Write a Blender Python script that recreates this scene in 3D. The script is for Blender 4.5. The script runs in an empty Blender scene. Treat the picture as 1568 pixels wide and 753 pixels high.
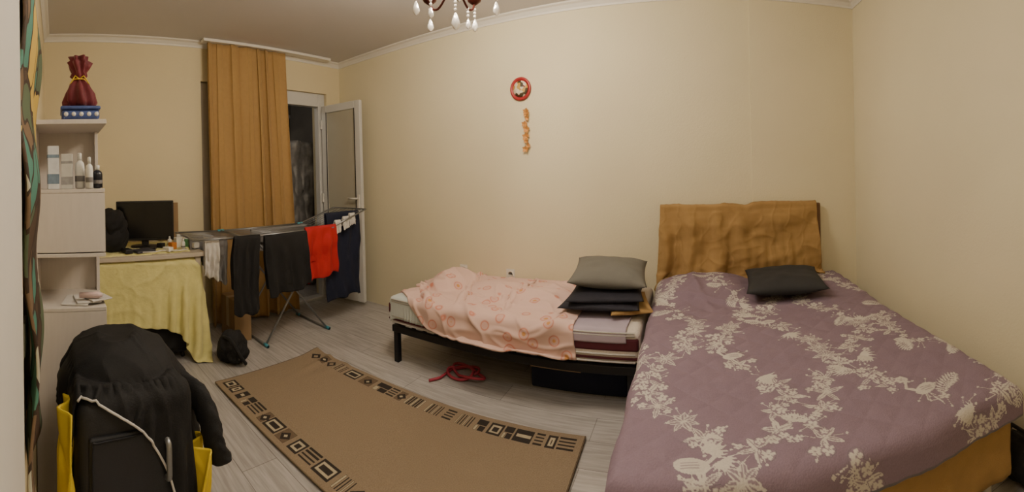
import bpy,bmesh,math,random
import numpy as np
from mathutils import Vector,Matrix,noise
rnd=random.Random(11)
S=bpy.context.scene
H=2.6; L=4.97; W=3.2
# ---------------------------------------------------------------- helpers
def link(o,par=None):
    S.collection.objects.link(o)
    if par is not None:o.parent=par
    return o
def empty(n): return link(bpy.data.objects.new(n,None))
def lin(c):
    r=[]
    for v in c[:3]:
        v=v/255.; r.append(v/12.92 if v<=.04045 else ((v+.055)/1.055)**2.4)
    return (r[0],r[1],r[2],1)
def mat(n,col,rough=.75,metal=0,var=.08,vs=12,bump=0,bs=120,trans=0,sheen=0,emit=0,alpha=1,stretch=None):
    m=bpy.data.materials.new(n);m.use_nodes=True;nt=m.node_tree;N=nt.nodes;K=nt.links;b=N['Principled BSDF']
    c=lin(col)
    b.inputs['Roughness'].default_value=rough;b.inputs['Metallic'].default_value=metal
    b.inputs['Transmission Weight'].default_value=trans
    b.inputs['Sheen Weight'].default_value=sheen
    tc=N.new('ShaderNodeTexCoord');mp=N.new('ShaderNodeMapping');K.new(tc.outputs['Object'],mp.inputs[0])
    if stretch: mp.inputs['Scale'].default_value=stretch
    nz=N.new('ShaderNodeTexNoise');nz.inputs['Scale'].default_value=vs;nz.inputs['Detail'].default_value=4;K.new(mp.outputs[0],nz.inputs[0])
    mx=N.new('ShaderNodeMix');mx.data_type='RGBA'
    mx.inputs[6].default_value=(c[0]*(1-var),c[1]*(1-var),c[2]*(1-var),1);mx.inputs[7].default_value=(min(1,c[0]*(1+var)),min(1,c[1]*(1+var)),min(1,c[2]*(1+var)),1)
    K.new(nz.outputs[0],mx.inputs[0]);K.new(mx.outputs[2],b.inputs['Base Color'])
    if bump:
        n2=N.new('ShaderNodeTexNoise');n2.inputs['Scale'].default_value=bs;n2.inputs['Detail'].default_value=3;K.new(mp.outputs[0],n2.inputs[0])
        bp=N.new('ShaderNodeBump');bp.inputs['Strength'].default_value=bump;bp.inputs['Distance'].default_value=.01;K.new(n2.outputs[0],bp.inputs['Height']);K.new(bp.outputs[0],b.inputs['Normal'])
    if emit:
        b.inputs['Emission Color'].default_value=c;b.inputs['Emission Strength'].default_value=emit
    return m
def mk(n,V,F,m=None,par=None,smooth=False):
    me=bpy.data.meshes.new(n);me.from_pydata([tuple(map(float,v)) for v in V],[],F);me.update()
    if smooth: me.polygons.foreach_set('use_smooth',[True]*len(me.polygons))
    if m: me.materials.append(m)
    return link(bpy.data.objects.new(n,me),par)
def box(n,lo,hi,m,par=None,bev=.004,seg=2,rz=0):
    bm=bmesh.new();bmesh.ops.create_cube(bm,size=1)
    lo=Vector(lo);hi=Vector(hi);c=(lo+hi)/2;d=hi-lo
    for v in bm.verts: v.co=Vector((v.co.x*d.x,v.co.y*d.y,v.co.z*d.z))
    b=min(bev,min(d)*.45)
    if b>0: bmesh.ops.bevel(bm,geom=bm.edges[:],offset=b,segments=seg,profile=.5,affect='EDGES')
    me=bpy.data.meshes.new(n);bm.to_mesh(me);bm.free()
    if seg>2: me.polygons.foreach_set('use_smooth',[True]*len(me.polygons))
    me.materials.append(m);o=bpy.data.objects.new(n,me);o.location=c;o.rotation_euler=(0,0,rz)
    return link(o,par)
def tube(n,pts,r,m,par=None,sides=8,closed=False,wr=0,flat=1):
    P=[Vector(p) for p in pts];k=len(P);V=[];F=[]
    rr=r if isinstance(r,(list,tuple,np.ndarray)) else [r]*k
    up=Vector((0,0,1))
    for i in range(k):
        a=P[(i-1)%k] if closed or i>0 else P[i];b=P[(i+1)%k] if closed or i<k-1 else P[i]
        t=(b-a);t=t.normalized() if t.length>1e-9 else Vector((0,0,1))
        if i==0:
            s=t.cross(up);s=t.cross(Vector((1,0,0))) if s.length<.1 else s
            s.normalize()
        else:
            s=s-t*s.dot(t)
            s=s.normalized() if s.length>1e-6 else t.orthogonal().normalized()
        u=s.cross(t)
        for j in range(sides):
            an=2*math.pi*j/sides;q=1+wr*(math.sin(i*1.1+3*math.sin(an*2))+.6*math.sin(i*2.3+an*3));V.append(P[i]+(s*math.cos(an)*flat+u*math.sin(an))*float(rr[i])*q)
    for i in range(k if closed else k-1):
        for j in range(sides):
            a=i*sides+j;b=i*sides+(j+1)%sides;c=((i+1)%k)*sides+(j+1)%sides;d=((i+1)%k)*sides+j;F.append((a,b,c,d))
    if not closed:
        F.append(tuple(range(sides))[::-1]);F.append(tuple((k-1)*sides+j for j in range(sides)))
    return mk(n,V,F,m,par,True)
def smoothpath(pts,n):
    G=np.array(pts,float);return cr(len(G),n)@G
def lathe(n,prof,loc,m,par=None,seg=24,wob=0,sx=1,sy=1):
    V=[];F=[]
    for i,(r,z) in enumerate(prof):
        for j in range(seg):
            a=2*math.pi*j/seg;q=r*(1+wob*math.sin(a*7+i*.4)+wob*.6*math.sin(a*3+i))
            V.append((loc[0]+q*math.cos(a)*sx,loc[1]+q*math.sin(a)*sy,loc[2]+z))
    for i in range(len(prof)-1):
        for j in range(seg):
            F.append((i*seg+j,i*seg+(j+1)%seg,(i+1)*seg+(j+1)%seg,(i+1)*seg+j))
    F.append(tuple(range(seg))[::-1]);F.append(tuple((len(prof)-1)*seg+j for j in range(seg)))
    return mk(n,V,F,m,par,True)
def cr(n,N):
    M=np.zeros((N,n))
    for i,x in enumerate(np.linspace(0,n-1,N)):
        k=min(int(x),n-2);t=x-k
        w=[-.5*t+t*t-.5*t**3,1-2.5*t*t+1.5*t**3,.5*t+2*t*t-1.5*t**3,-.5*t*t+.5*t**3]
        for j,q in zip((k-1,k,k+1,k+2),w): M[i,min(max(j,0),n-1)]+=q
    return M
def up(G,N,M):
    A=cr(G.shape[0],N);B=cr(G.shape[1],M);return np.einsum('ij,jkc,lk->ilc',A,G,B)
def sheet(n,G,m,par=None,thick=.004,attr=None,smooth=True):
    a,b=G.shape[:2];V=G.reshape(-1,3)
    idx=np.arange(a*b).reshape(a,b)
    F=np.stack([idx[:-1,:-1],idx[:-1,1:],idx[1:,1:],idx[1:,:-1]],-1).reshape(-1,4)
    me=bpy.data.meshes.new(n);me.vertices.add(len(V));me.vertices.foreach_set('co',V.astype(np.float32).ravel())
    me.loops.add(F.size);me.loops.foreach_set('vertex_index',F.ravel().astype(np.int32))
    me.polygons.add(len(F));me.polygons.foreach_set('loop_start',np.arange(0,F.size,4,dtype=np.int32));me.polygons.foreach_set('loop_total',np.full(len(F),4,dtype=np.int32))
    me.update(calc_edges=True);me.validate()
    me.polygons.foreach_set('use_smooth',np.ones(len(F),bool))
    if attr is not None:
        at=me.attributes.new('pat','FLOAT','POINT');at.data.foreach_set('value',attr.astype(np.float32).ravel())
    if m: me.materials.append(m)
    o=link(bpy.data.objects.new(n,me),par)
    if thick:
        md=o.modifiers.new('thickness','SOLIDIFY');md.thickness=thick;md.offset=0
    return o
def fbm(X,Y,s=1,seed=0,oct=3):
    r=np.random.RandomState(seed);out=np.zeros_like(X)
    for o in range(oct):
        for k in range(5):
            a=r.rand()*6.28;f=s*(2**o)*(.7+.6*r.rand());out+=np.sin((X*math.cos(a)+Y*math.sin(a))*f+r.rand()*6.28)/(5*2**o)*1.6
    return out
def crease(G,amp,sc,seed,sign=1,aniso=(1,1)):
    # ridged folds pushed outward along the sheet normal
    du=np.gradient(G,axis=0);dv=np.gradient(G,axis=1);n=np.cross(dv,du);n/=np.linalg.norm(n,axis=-1,keepdims=True)+1e-9
    if (n[...,2].mean()<0): n=-n
    ny,nx=G.shape[:2]
    lu=np.linalg.norm(du,axis=-1).mean();lv=np.linalg.norm(dv,axis=-1).mean()
    U,V=np.meshgrid(np.arange(nx)*lv*aniso[0],np.arange(ny)*lu*aniso[1])
    w1=fbm(U,V,4,seed+50,2)*.06;r=(1-np.clip(np.abs(fbm(U+w1,V-w1,sc,seed,2))*1.6,0,1))**2+.5*(1-np.clip(np.abs(fbm(U,V,sc*1.9,seed+9,2))*1.8,0,1))**2
    return G+n*(sign*amp*r)[...,None]
# cloth solver
def cbox(lo,hi,r=.02,rz=0,c=None):
    lo=np.array(lo,float);hi=np.array(hi,float);c0=(lo+hi)/2;h=(hi-lo)/2
    R=np.array([[math.cos(rz),-math.sin(rz),0],[math.sin(rz),math.cos(rz),0],[0,0,1]])
    def f(P,th):
        q=(P-c0)@R;a=np.abs(q)-(h-r);mo=np.maximum(a,0);nn=np.linalg.norm(mo,axis=-1)
        am=a.max(-1);sd=nn+np.minimum(am,0)-r;pen=th-sd;m=pen>0
        g=np.where((nn>1e-6)[...,None],np.sign(q)*mo/(nn[...,None]+1e-9),np.sign(q)*(a==am[...,None]))
        return P+(g@R.T)*np.where(m,pen,0)[...,None],m
    return f
def cell(c,rad):
    c=np.array(c,float);rad=np.array(rad,float)
    def f(P,th):
        q=(P-c)/(rad+th);n=np.linalg.norm(q,axis=-1);m=n<1
        return np.where(m[...,None],c+q/(n[...,None]+1e-6)*(rad+th),P),m
    return f
def cplane(ax,val,sg):
    def f(P,th):
        Q=P.copy();m=(P[...,ax]-val)*sg<th;Q[...,ax]=np.where(m,val+sg*th,P[...,ax]);return Q,m
    return f
def sim(G,rest,cols,steps=110,iters=9,th=.008,pin=None,bend=.25,fr=.6):
    P=G.astype(float).copy();O=P.copy();dt=.02
    sl=[]
    ry,rx=rest
    for par in (0,1):
        sl.append(((slice(par,-1,2),slice(None)),(slice(par+1,None,2),slice(None)),ry,1.))
        sl.append(((slice(None),slice(par,-1,2)),(slice(None),slice(par+1,None,2)),rx,1.))
    dg=math.hypot(rx,ry)
    for par in (0,1):
        sl.append(((slice(par,-1,2),slice(0,-1)),(slice(par+1,None,2),slice(1,None)),dg,.5))
        sl.append(((slice(par,-1,2),slice(1,None)),(slice(par+1,None,2),slice(0,-1)),dg,.5))
    sl.append(((slice(0,-2),slice(None)),(slice(2,None),slice(None)),2*ry,bend*.4));sl.append(((slice(None),slice(0,-2)),(slice(None),slice(2,None)),2*rx,bend*.4))
    P0=P.copy()
    for s in range(steps):
        v=(P-O)*.97;O=P.copy();P=P+v;P[...,2]-=9.8*dt*dt
        for it in range(iters):
            for A,B,r,k in sl:
                a=P[A];b=P[B];n0=min(a.shape[0],b.shape[0]);n1=min(a.shape[1],b.shape[1]);a=a[:n0,:n1];b=b[:n0,:n1]
                d=b-a;l=np.linalg.norm(d,axis=-1,keepdims=True)+1e-9;c=d*((l-r)/l)*(.5*k)
                PA=P[A][:n0,:n1];PA+=c;PB=P[B][:n0,:n1];PB-=c
            if pin is not None: P[pin]=P0[pin]
            if it%3==2 or it==iters-1:
                for f in cols:
                    P,m=f(P,th);O=np.where(m[...,None],O+(P-O)*fr,O)
    return P
def pillow(n,c,sz,m,par=None,rz=0,tilt=(0,0),seed=0,wr=.006):
    N=34;u=np.linspace(-1,1,N);U,Vv=np.meshgrid(u,u)
    e=np.clip((1-np.abs(U)**2.6),0,1)**.55*np.clip((1-np.abs(Vv)**2.6),0,1)**.55
    w=fbm(U,Vv,3,seed)*wr*e
    pin2=1-.07*(1-U**2)*np.abs(Vv)**3; pin3=1-.07*(1-Vv**2)*np.abs(U)**3
    X=U*sz[0]/2*pin3;Y=Vv*sz[1]/2*pin2
    T=np.stack([X,Y,e*sz[2]/2+w],-1);B=np.stack([X,Y,-e*sz[2]/2+w*.5],-1)
    V=np.concatenate([T.reshape(-1,3),B.reshape(-1,3)]);F=[]
    for i in range(N-1):
        for j in range(N-1):
            a=i*N+j;F.append((a,a+1,a+N+1,a+N));b=a+N*N;F.append((b,b+N,b+N+1,b+1))
    o=mk(n,V,F,m,par,True);o.location=c;o.rotation_euler=(tilt[0],tilt[1],rz)
    bm=bmesh.new();bm.from_mesh(o.data);bmesh.ops.remove_doubles(bm,verts=bm.verts,dist=.0008);bm.to_mesh(o.data);bm.free()
    return o
# ---------------------------------------------------------------- materials
M_white=mat('white_paint',(226,223,216),.5,var=.02)
M_pvc=mat('white_pvc',(206,206,204),.35,var=.02)
M_black=mat('black_fabric',(24,24,27),.85,var=.2,bump=.3,bs=300)
M_jack=mat('black_jacket_fabric',(17,17,20),.8,var=.15,bump=.2,bs=220)
M_blackpl=mat('black_plastic',(20,20,22),.4,var=.1)
M_case=mat('suitcase_fabric',(40,41,46),.55,var=.12,bump=.2,bs=320)
M_navy=mat('navy_fabric',(22,28,52),.9,var=.15,bump=.2)
M_metal=mat('grey_metal',(150,152,155),.35,.8)
M_dmetal=mat('dark_metal',(38,38,42),.45,.5)
M_card=mat('cardboard',(150,124,92),.85,var=.08)
M_red=mat('red_fabric',(180,28,36),.85,var=.1,bump=.2)
M_yel=mat('yellow_fabric',(222,194,50),.8,var=.06)
M_must=mat('mustard_cloth',(164,131,82),.85,var=.12,vs=25,bump=.35,bs=400)
M_ash=mat('ash_laminate',(204,197,190),.55,var=.08,vs=6,stretch=(8,8,1))
M_lblue=mat('turquoise_plastic',(70,150,170),.4)
M_pillow=mat('grey_pillow',(108,107,102),.9,var=.12,bump=.2,bs=200)
M_dpil=mat('charcoal_pillow',(46,47,50),.9,var=.1,bump=.2,bs=250)
M_grey=mat('grey_cloth',(120,118,118),.9,bump=.2)
M_wcloth=mat('white_cloth',(205,202,198),.9,bump=.2)
M_cry=bpy.data.materials.new('crystal');M_cry.use_nodes=True;b=M_cry.node_tree.nodes['Principled BSDF'];b.inputs['Base Color'].default_value=(1,1,1,1);b.inputs['Transmission Weight'].default_value=.55;b.inputs['Roughness'].default_value=.06;b.inputs['IOR'].default_value=1.5
def wallmat(n,col,amt):
    m=mat(n,col,.85,var=amt,vs=1.6,bump=.12,bs=90);return m
M_wall=wallmat('cream_wall_paint',(224,215,186),.06)
M_wallL=wallmat('cream_wall_paint_window_side',(222,209,174),.04)
M_ceil=wallmat('ceiling_paint',(206,204,206),.03)
M_floor=bpy.data.materials.new('grey_laminate');M_floor.use_nodes=True
nt=M_floor.node_tree;N=nt.nodes;K=nt.links;b=N['Principled BSDF'];b.inputs['Roughness'].default_value=.38
tc=N.new('ShaderNodeTexCoord');br=N.new('ShaderNodeTexBrick');br.inputs['Scale'].default_value=1;br.inputs['Brick Width'].default_value=1.2;br.inputs['Row Height'].default_value=.19;br.inputs['Mortar Size'].default_value=.0014;br.inputs['Bias'].default_value=0
br.inputs['Color1'].default_value=lin((184,182,182));br.inputs['Color2'].default_value=lin((170,168,168));br.inputs['Mortar'].default_value=lin((105,100,98));K.new(tc.outputs['Object'],br.inputs[0])
mp=N.new('ShaderNodeMapping');mp.inputs['Scale'].default_value=(1.6,22,1);K.new(tc.outputs['Object'],mp.inputs[0])
nz=N.new('ShaderNodeTexNoise');nz.inputs['Scale'].default_value=2.5;nz.inputs['Detail'].default_value=7;nz.inputs['Distortion'].default_value=.6;K.new(mp.outputs[0],nz.inputs[0])
cr_=N.new('ShaderNodeValToRGB');cr_.color_ramp.elements[0].position=.35;cr_.color_ramp.elements[0].color=(.74,.72,.70,1);cr_.color_ramp.elements[1].position=.65;cr_.color_ramp.elements[1].color=(1.06,1.05,1.04,1);K.new(nz.outputs[0],cr_.inputs[0])
mx=N.new('ShaderNodeMix');mx.data_type='RGBA';mx.blend_type='MULTIPLY';mx.inputs[0].default_value=1;K.new(br.outputs[0],mx.inputs[6]);K.new(cr_.outputs[0],mx.inputs[7]);K.new(mx.outputs[2],b.inputs['Base Color'])
def attrmat(n,stops,rough=.85,bump=.3,bs=300,mulf=.25):
    m=bpy.data.materials.new(n);m.use_nodes=True;nt=m.node_tree;N=nt.nodes;K=nt.links;b=N['Principled BSDF'];b.inputs['Roughness'].default_value=rough
    at=N.new('ShaderNodeAttribute');at.attribute_name='pat';r=N.new('ShaderNodeValToRGB');K.new(at.outputs['Fac'],r.inputs[0])
    e=r.color_ramp.elements
    while len(e)<len(stops): e.new(.5)
    for q,(p,c) in zip(e,stops): q.position=p;q.color=lin(c)
    tc=N.new('ShaderNodeTexCoord');nz=N.new('ShaderNodeTexNoise');nz.inputs['Scale'].default_value=bs;nz.inputs['Detail'].default_value=3;K.new(tc.outputs['Object'],nz.inputs[0])
    mx=N.new('ShaderNodeMix');mx.data_type='RGBA';mx.blend_type='MULTIPLY';mx.inputs[0].default_value=mulf;K.new(r.outputs[0],mx.inputs[6]);K.new(nz.outputs[0],mx.inputs[7])
    K.new(mx.outputs[2],b.inputs['Base Color'])
    bp=N.new('ShaderNodeBump');bp.inputs['Strength'].default_value=bump;bp.inputs['Distance'].default_value=.008;K.new(nz.outputs[0],bp.inputs['Height']);K.new(bp.outputs[0],b.inputs['Normal'])
    return m
# ---------------------------------------------------------------- room shell
box('floor',(-1.3,-W-.3,-.1),(L+.1,.1,0),M_floor,bev=0)
box('ceiling',(-.3,-W-.1,H),(L+.1,.1,H+.1),M_ceil,bev=0)
box('wall_back',(-.3,0,0),(L+.1,.1,H),M_wall,bev=0)
box('wall_back_pier',(4.11,-.02,0),(L,.0,H),M_wall,bev=0)
box('wall_right',(L,-W-.1,0),(L+.1,0,H),M_wall,bev=0)
box('wall_left',(-.3,-W-.1,0),(L,-W,H),M_wallL,bev=0)
wl=empty('wall_window')
oy0,oy1,oz=-1.725,-.20,2.24
box('left_part',(-.28,-W,0),(0,oy0,H),M_wallL,wl,bev=0);box('right_part',(-.28,oy1,0),(0,0,H),M_wallL,wl,bev=0);box('lintel',(-.28,oy0,oz),(0,oy1,H),M_wallL,wl,bev=0)
def crown(n,a,b,nrm):
    prof=[(0,0),(.0,-.055),(.008,-.055),(.012,-.04),(.03,-.018),(.05,-.01),(.055,-.003),(.055,0)]
    a=Vector(a);b=Vector(b);nn=Vector(nrm);V=[];
    for p in (a,b):
        for d,z in prof: V.append(p+nn*d+Vector((0,0,z)))
    k=len(prof);F=[(i,(i+1)%k,k+(i+1)%k,k+i) for i in range(k)]+[tuple(range(k))[::-1],tuple(range(k,2*k))]
    return mk(n,V,F,M_white)
crown('trim_1',(0,0,H),(4.11,0,H),(0,-1,0));crown('trim_2',(4.11,-.02,H),(L,-.02,H),(0,-1,0));crown('trim_3',(0,-W,H),(0,0,H),(1,0,0));crown('trim_4',(0,-W,H),(2.78,-W,H),(0,1,0));crown('trim_5',(L,-W,H),(L,0,H),(-1,0,0))
box('trim_6',(2.78,-W,0),(3.15,-W+.032,H),M_white,bev=.004)
# balcony beyond the door
M_bal=mat('balcony_plaster',(120,116,112),.9,var=.25,vs=5);M_foil=mat('foil_insulation',(140,138,136),.5,.3,var=.35,vs=18,bump=.8,bs=14)
bal=empty('wall_balcony')
box('outer_parapet',(-1.3,-2.2,0),(-1.2,.3,1.0),M_bal,bal,0);box('side',(-1.3,.1,0),(-.28,.2,H),M_bal,bal,0);box('side_b',(-1.3,-2.2,0),(-.28,-2.1,H),M_bal,bal,0);box('roof',(-1.3,-2.2,2.5),(-.28,.2,2.6),M_bal,bal,0);box('outer_upper',(-1.3,-2.2,2.2),(-1.2,.3,2.6),M_bal,bal,0)
bw=empty('window_2')
for y in (-2.0,-1.3,-.6,.05): box('mullion',(-1.28,y-.03,1.0),(-1.22,y+.03,2.2),M_pvc,bw,.004)
box('sill',(-1.28,-2.1,.98),(-1.18,.1,1.03),M_pvc,bw);box('head',(-1.28,-2.1,2.15),(-1.22,.1,2.2),M_pvc,bw)
M_night=mat('night_glass',(38,36,34),.12,var=.05);box('pane',(-1.26,-2.1,1.0),(-1.25,.1,2.2),M_night,bw,0)
U=np.linspace(0,1,40);A,B=np.meshgrid(U,U)
G=np.stack([-.62+fbm(A,B,14,3)*.03,-.55+A*.58,.02+B*1.75+fbm(A,B,9,4)*.01],-1)
sheet('insulation_roll',crease(G,.03,9,2),M_foil,None,.03)
ld=bpy.data.lights.new('balcony_fill_light','POINT');ld.energy=5.5;ld.color=(1,.93,.82);ld.shadow_soft_size=.05;link(bpy.data.objects.new('balcony_fill_light',ld)).location=(-.42,-1.3,2.3)  # added fill that brightens the balcony; no fixture hangs there
fr=empty('window_1')
M_reveal=mat('grey_reveal_standin',(168,158,142),.8,var=.05)  # grey for an added sheet standing in for the window reveal
def frame(par,y0,y1,z0,z1,x0=-.12,x1=-.05,t=.06,pane=True):
    box('stile',(x0,y0,z0),(x1,y0+t,z1),M_pvc,par);box('stile',(x0,y1-t,z0),(x1,y1,z1),M_pvc,par)
    box('rail',(x0,y0+t,z0),(x1,y1-t,z0+t),M_pvc,par);box('rail',(x0,y0+t,z1-t),(x1,y1-t,z1),M_pvc,par)
    if pane: box('pane',(x0+.025,y0+t,z0+t),(x0+.035,y1-t,z1-t),M_night,par,0)
frame(fr,oy0,-.88,.85,oz);box('sill_panel',(-.26,oy0,0),(-.02,-.88,.85),M_wallL,fr,0)
box('reveal_standin',(-.022,oy0+.003,.86),(-.015,-.9,oz-.01),M_reveal,fr,0)
df=empty('door_frame')
box('jamb',(-.12,-.88,0),(-.05,-.80,oz),M_pvc,df);box('jamb',(-.12,-.29,0),(-.04,oy1,oz),M_pvc,df);box('head',(-.12,-.80,oz-.14),(-.04,-.29,oz),M_pvc,df);box('threshold',(-.14,-.80,0),(-.03,-.29,.03),M_pvc,df)
dr=empty('door_1')
lw=.56;t=.045;z0,z1=.05,2.10;st=.075
for a in [((0,-t/2,z0),(st,t/2,z1)),((lw-st,-t/2,z0),(lw,t/2,z1)),((st,-t/2,z0),(lw-st,t/2,z0+.09)),((st,-t/2,z1-.08),(lw-st,t/2,z1))]: box('leaf_frame',a[0],a[1],M_pvc,dr,.006)
M_frost=mat('frosted_glass',(178,174,158),.25,var=.03)
box('leaf_pane',(st,-.01,z0+.09),(lw-st,.01,z1-.08),M_frost,dr,0)
for zz in (.3,1.1,1.9): box('hinge',(-.012,-t/2-.01,zz-.05),(.012,-t/2+.01,zz+.05),M_white,dr)
for a in [((st-.006,-t/2-.003,z0+.084),(st+.004,-t/2+.002,z1-.074)),((lw-st-.004,-t/2-.003,z0+.084),(lw-st+.006,-t/2+.002,z1-.074))]: box('glazing_gasket',a[0],a[1],M_dmetal,dr,.001)
box('handle_plate',(lw-.05,-t/2-.012,1.0),(lw-.02,-t/2,1.14),M_white,dr);tube('handle',[(lw-.035,-t/2-.01,1.1),(lw-.035,-t/2-.045,1.1),(lw-.15,-t/2-.045,1.1)],.009,M_white,dr)
dr.location=(-.02,-.245,0);dr.rotation_euler=(0,0,math.radians(8))
ra=empty('curtain_rail')
box('track',(.06,-1.74,H-.03),(.15,-.24,H-.003),M_white,ra,.004)
M_curt=mat('mustard_curtain',(172,138,86),.75,var=.1,vs=30,bump=.25,bs=350,sheen=.1)
a=np.linspace(0,1,260);bz=np.linspace(0,1,60);A,B=np.meshgrid(a,bz)
zc=2.565-B*2.54
ph=A*2*math.pi*7+1.9*np.sin(A*9)+.9*B*np.sin(A*13)
amp=.028+.034*B
y=-1.705+A*(.865+.08*B)+.012*np.sin(ph*2+1)
x=.115+amp*np.sin(ph)*(.65+.35*np.sin(A*17+2))+.02*B*np.sin(A*31+B*2)+.007*fbm(A*2,B,7,61)
sheet('curtain',np.stack([x,y,zc],-1),M_curt,None,.003)
# ---------------------------------------------------------------- wall things
pl=empty('wall_plate')
M_plr=mat('red_ceramic',(160,42,44),.35);M_plc=bpy.data.materials.new('painted_center');M_plc.use_nodes=True
nt=M_plc.node_tree;v=nt.nodes.new('ShaderNodeTexVoronoi');v.inputs['Scale'].default_value=38;tcn=nt.nodes.new('ShaderNodeTexCoord');nt.links.new(tcn.outputs['Object'],v.inputs[0]);r=nt.nodes.new('ShaderNodeValToRGB');r.color_ramp.interpolation='CONSTANT'
for p,c in ((0,(215,205,185)),(.35,(70,60,40)),(.5,(190,150,70)),(.65,(205,195,175)),(.8,(120,30,25))):
    e=r.color_ramp.elements.new(p) if p>0 else r.color_ramp.elements[0];e.color=lin(c)
nt.links.new(v.outputs['Color'],r.inputs[0]);nt.links.new(r.outputs[0],nt.nodes['Principled BSDF'].inputs[0])
o=lathe('rim',[(.0,.0),(.085,.0),(.095,.012),(.09,.022),(.072,.016),(.068,.01)],(0,0,0),M_plr,pl,40);o2=lathe('center',[(.0,.0),(.069,.0),(.066,.014),(.03,.017),(0.001,.018)],(0,0,0),M_plc,pl,40)
pl.location=(2.27,-.002,1.985);pl.rotation_euler=(math.pi/2,0,0)
ga=empty('flower_garland')
M_or=mat('orange_petals',(200,142,76),.7,var=.2);tube('string',[(2.32,-.012,1.83),(2.315,-.012,1.66),(2.325,-.012,1.50)],.0025,M_or,ga)
def flower(par,c,r,m,k=6):
    V=[];F=[]
    for i in range(k):
        a=2*math.pi*i/k+rnd.random()*.3;d=Vector((math.cos(a),0,math.sin(a)));s=Vector((-math.sin(a),0,math.cos(a)));c_=Vector(c);b=len(V)
        V+=[c_,c_+d*r*.55+s*r*.38+Vector((0,-.012,0)),c_+d*r+Vector((0,-.018,0)),c_+d*r*.55-s*r*.38+Vector((0,-.012,0))];F.append((b,b+1,b+2,b+3))
    mk('flower',V,F,m,par)
for z in (1.80,1.78,1.745,1.70,1.66,1.60,1.565,1.53,1.50): flower(ga,(2.32+rnd.uniform(-.018,.018),-.012,z),rnd.uniform(.022,.036),M_or,5)
for i,(x,z) in enumerate(((1.66,.49),(2.13,.49))):
    so=empty('wall_socket');box('plate',(x-.04,-.01,z-.04),(x+.04,0,z+.04),M_white,so,.006);lathe('well',[(.028,0),(.028,.004),(.02,.004),(.019,.001)],(0,0,0),M_white,so,20).location=(x,-.009,z)
    so.children[-1].rotation_euler=(math.pi/2,0,0)
box('light_switch',(2.42,-W,.86),(2.50,-W+.012,.95),M_white,bev=.004)
M_hang=bpy.data.materials.new('leafy_tapestry');M_hang.use_nodes=True;nt=M_hang.node_tree;N=nt.nodes;K=nt.links
tcn=N.new('ShaderNodeTexCoord');mpn=N.new('ShaderNodeMapping');mpn.inputs['Scale'].default_value=(1,1,.55);K.new(tcn.outputs['Object'],mpn.inputs[0]);nzz=N.new('ShaderNodeTexNoise');nzz.inputs['Scale'].default_value=7;K.new(mpn.outputs[0],nzz.inputs[0]);ad=N.new('ShaderNodeMix');ad.data_type='VECTOR';ad.inputs[0].default_value=.15;K.new(mpn.outputs[0],ad.inputs[4]);K.new(nzz.outputs['Color'],ad.inputs[5])
v=N.new('ShaderNodeTexVoronoi');v.inputs['Scale'].default_value=17;K.new(ad.outputs[1],v.inputs[0]);r=N.new('ShaderNodeValToRGB');r.color_ramp.interpolation='CONSTANT'
for p,c in ((0,(84,66,54)),(.27,(80,134,120)),(.40,(122,100,78)),(.54,(200,170,84)),(.60,(90,106,82)),(.72,(190,188,170)),(.80,(70,58,50)),(.92,(70,124,118))):
    e=r.color_ramp.elements.new(p) if p>0 else r.color_ramp.elements[0];e.color=lin(c)
K.new(v.outputs['Color'],r.inputs[0]);v2=N.new('ShaderNodeTexVoronoi');v2.feature='DISTANCE_TO_EDGE';v2.inputs['Scale'].default_value=17;K.new(ad.outputs[1],v2.inputs[0]);mt=N.new('ShaderNodeMath');mt.operation='GREATER_THAN';mt.inputs[1].default_value=.06;K.new(v2.outputs[0],mt.inputs[0])
mx=N.new('ShaderNodeMix');mx.data_type='RGBA';mx.inputs[6].default_value=lin((60,46,38));K.new(mt.outputs[0],mx.inputs[0]);K.new(r.outputs[0],mx.inputs[7]);K.new(mx.outputs[2],N['Principled BSDF'].inputs[0]);N['Principled BSDF'].inputs['Roughness'].default_value=.7
a=np.linspace(0,1,40);A,B=np.meshgrid(a,np.linspace(0,1,90))
zz=2.30-B*1.75
G=np.stack([2.12+A*.5+.03*np.sin(B*14),-W+.03+.012*np.sin(A*9+B*6)+.010*np.sin(B*25),zz],-1)
th=empty('tapestry_hanging');sheet('tapestry',G,M_hang,th,.008);tube('rod',[(2.07,-W+.02,2.31),(2.67,-W+.02,2.31)],.012,mat('dark_wood',(60,40,28),.6),th)
# ---------------------------------------------------------------- shelf unit
sh=empty('shelf_unit')
sx0,sx1,sy0,sy1=1.52,1.85,-W+.004,-2.885
for z in (1.585,): box('top_board',(sx0-.01,sy0,z-.016),(sx1+.01,sy1+.012,z+.004),M_ash,sh,.002)
for z in (1.295,1.025,.80,.02): box('board',(sx0,sy0,z-.016),(sx1+.004,sy1,z),M_ash,sh,.002)
box('back_panel',(sx0,sy0,0),(sx0+.016,sy1,1.57),M_ash,sh,.001)
box('inner_panel',(sx0+.016,sy0,0),(sx1,sy0+.012,1.57),M_ash,sh,.001)
box('cabinet_front',(sx1-.016,sy0,1.03),(sx1+.003,sy1,1.278),M_ash,sh,.001);box('cabinet_front',(sx1-.016,sy0,.02),(sx1+.003,sy1,.783),M_ash,sh,.001)
box('cabinet_side',(sx0,sy1-.016,1.03),(sx1,sy1,1.278),M_ash,sh,.001);box('cabinet_side',(sx0,sy1-.016,.02),(sx1,sy1,.783),M_ash,sh,.001)
box('corner_post',(sx0,sy1-.016,.8),(sx0+.06,sy1,1.57),M_ash,sh,.001)
M_tin=mat('blue_tin',(66,84,140),.4,.2,var=.6,vs=60)
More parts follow.
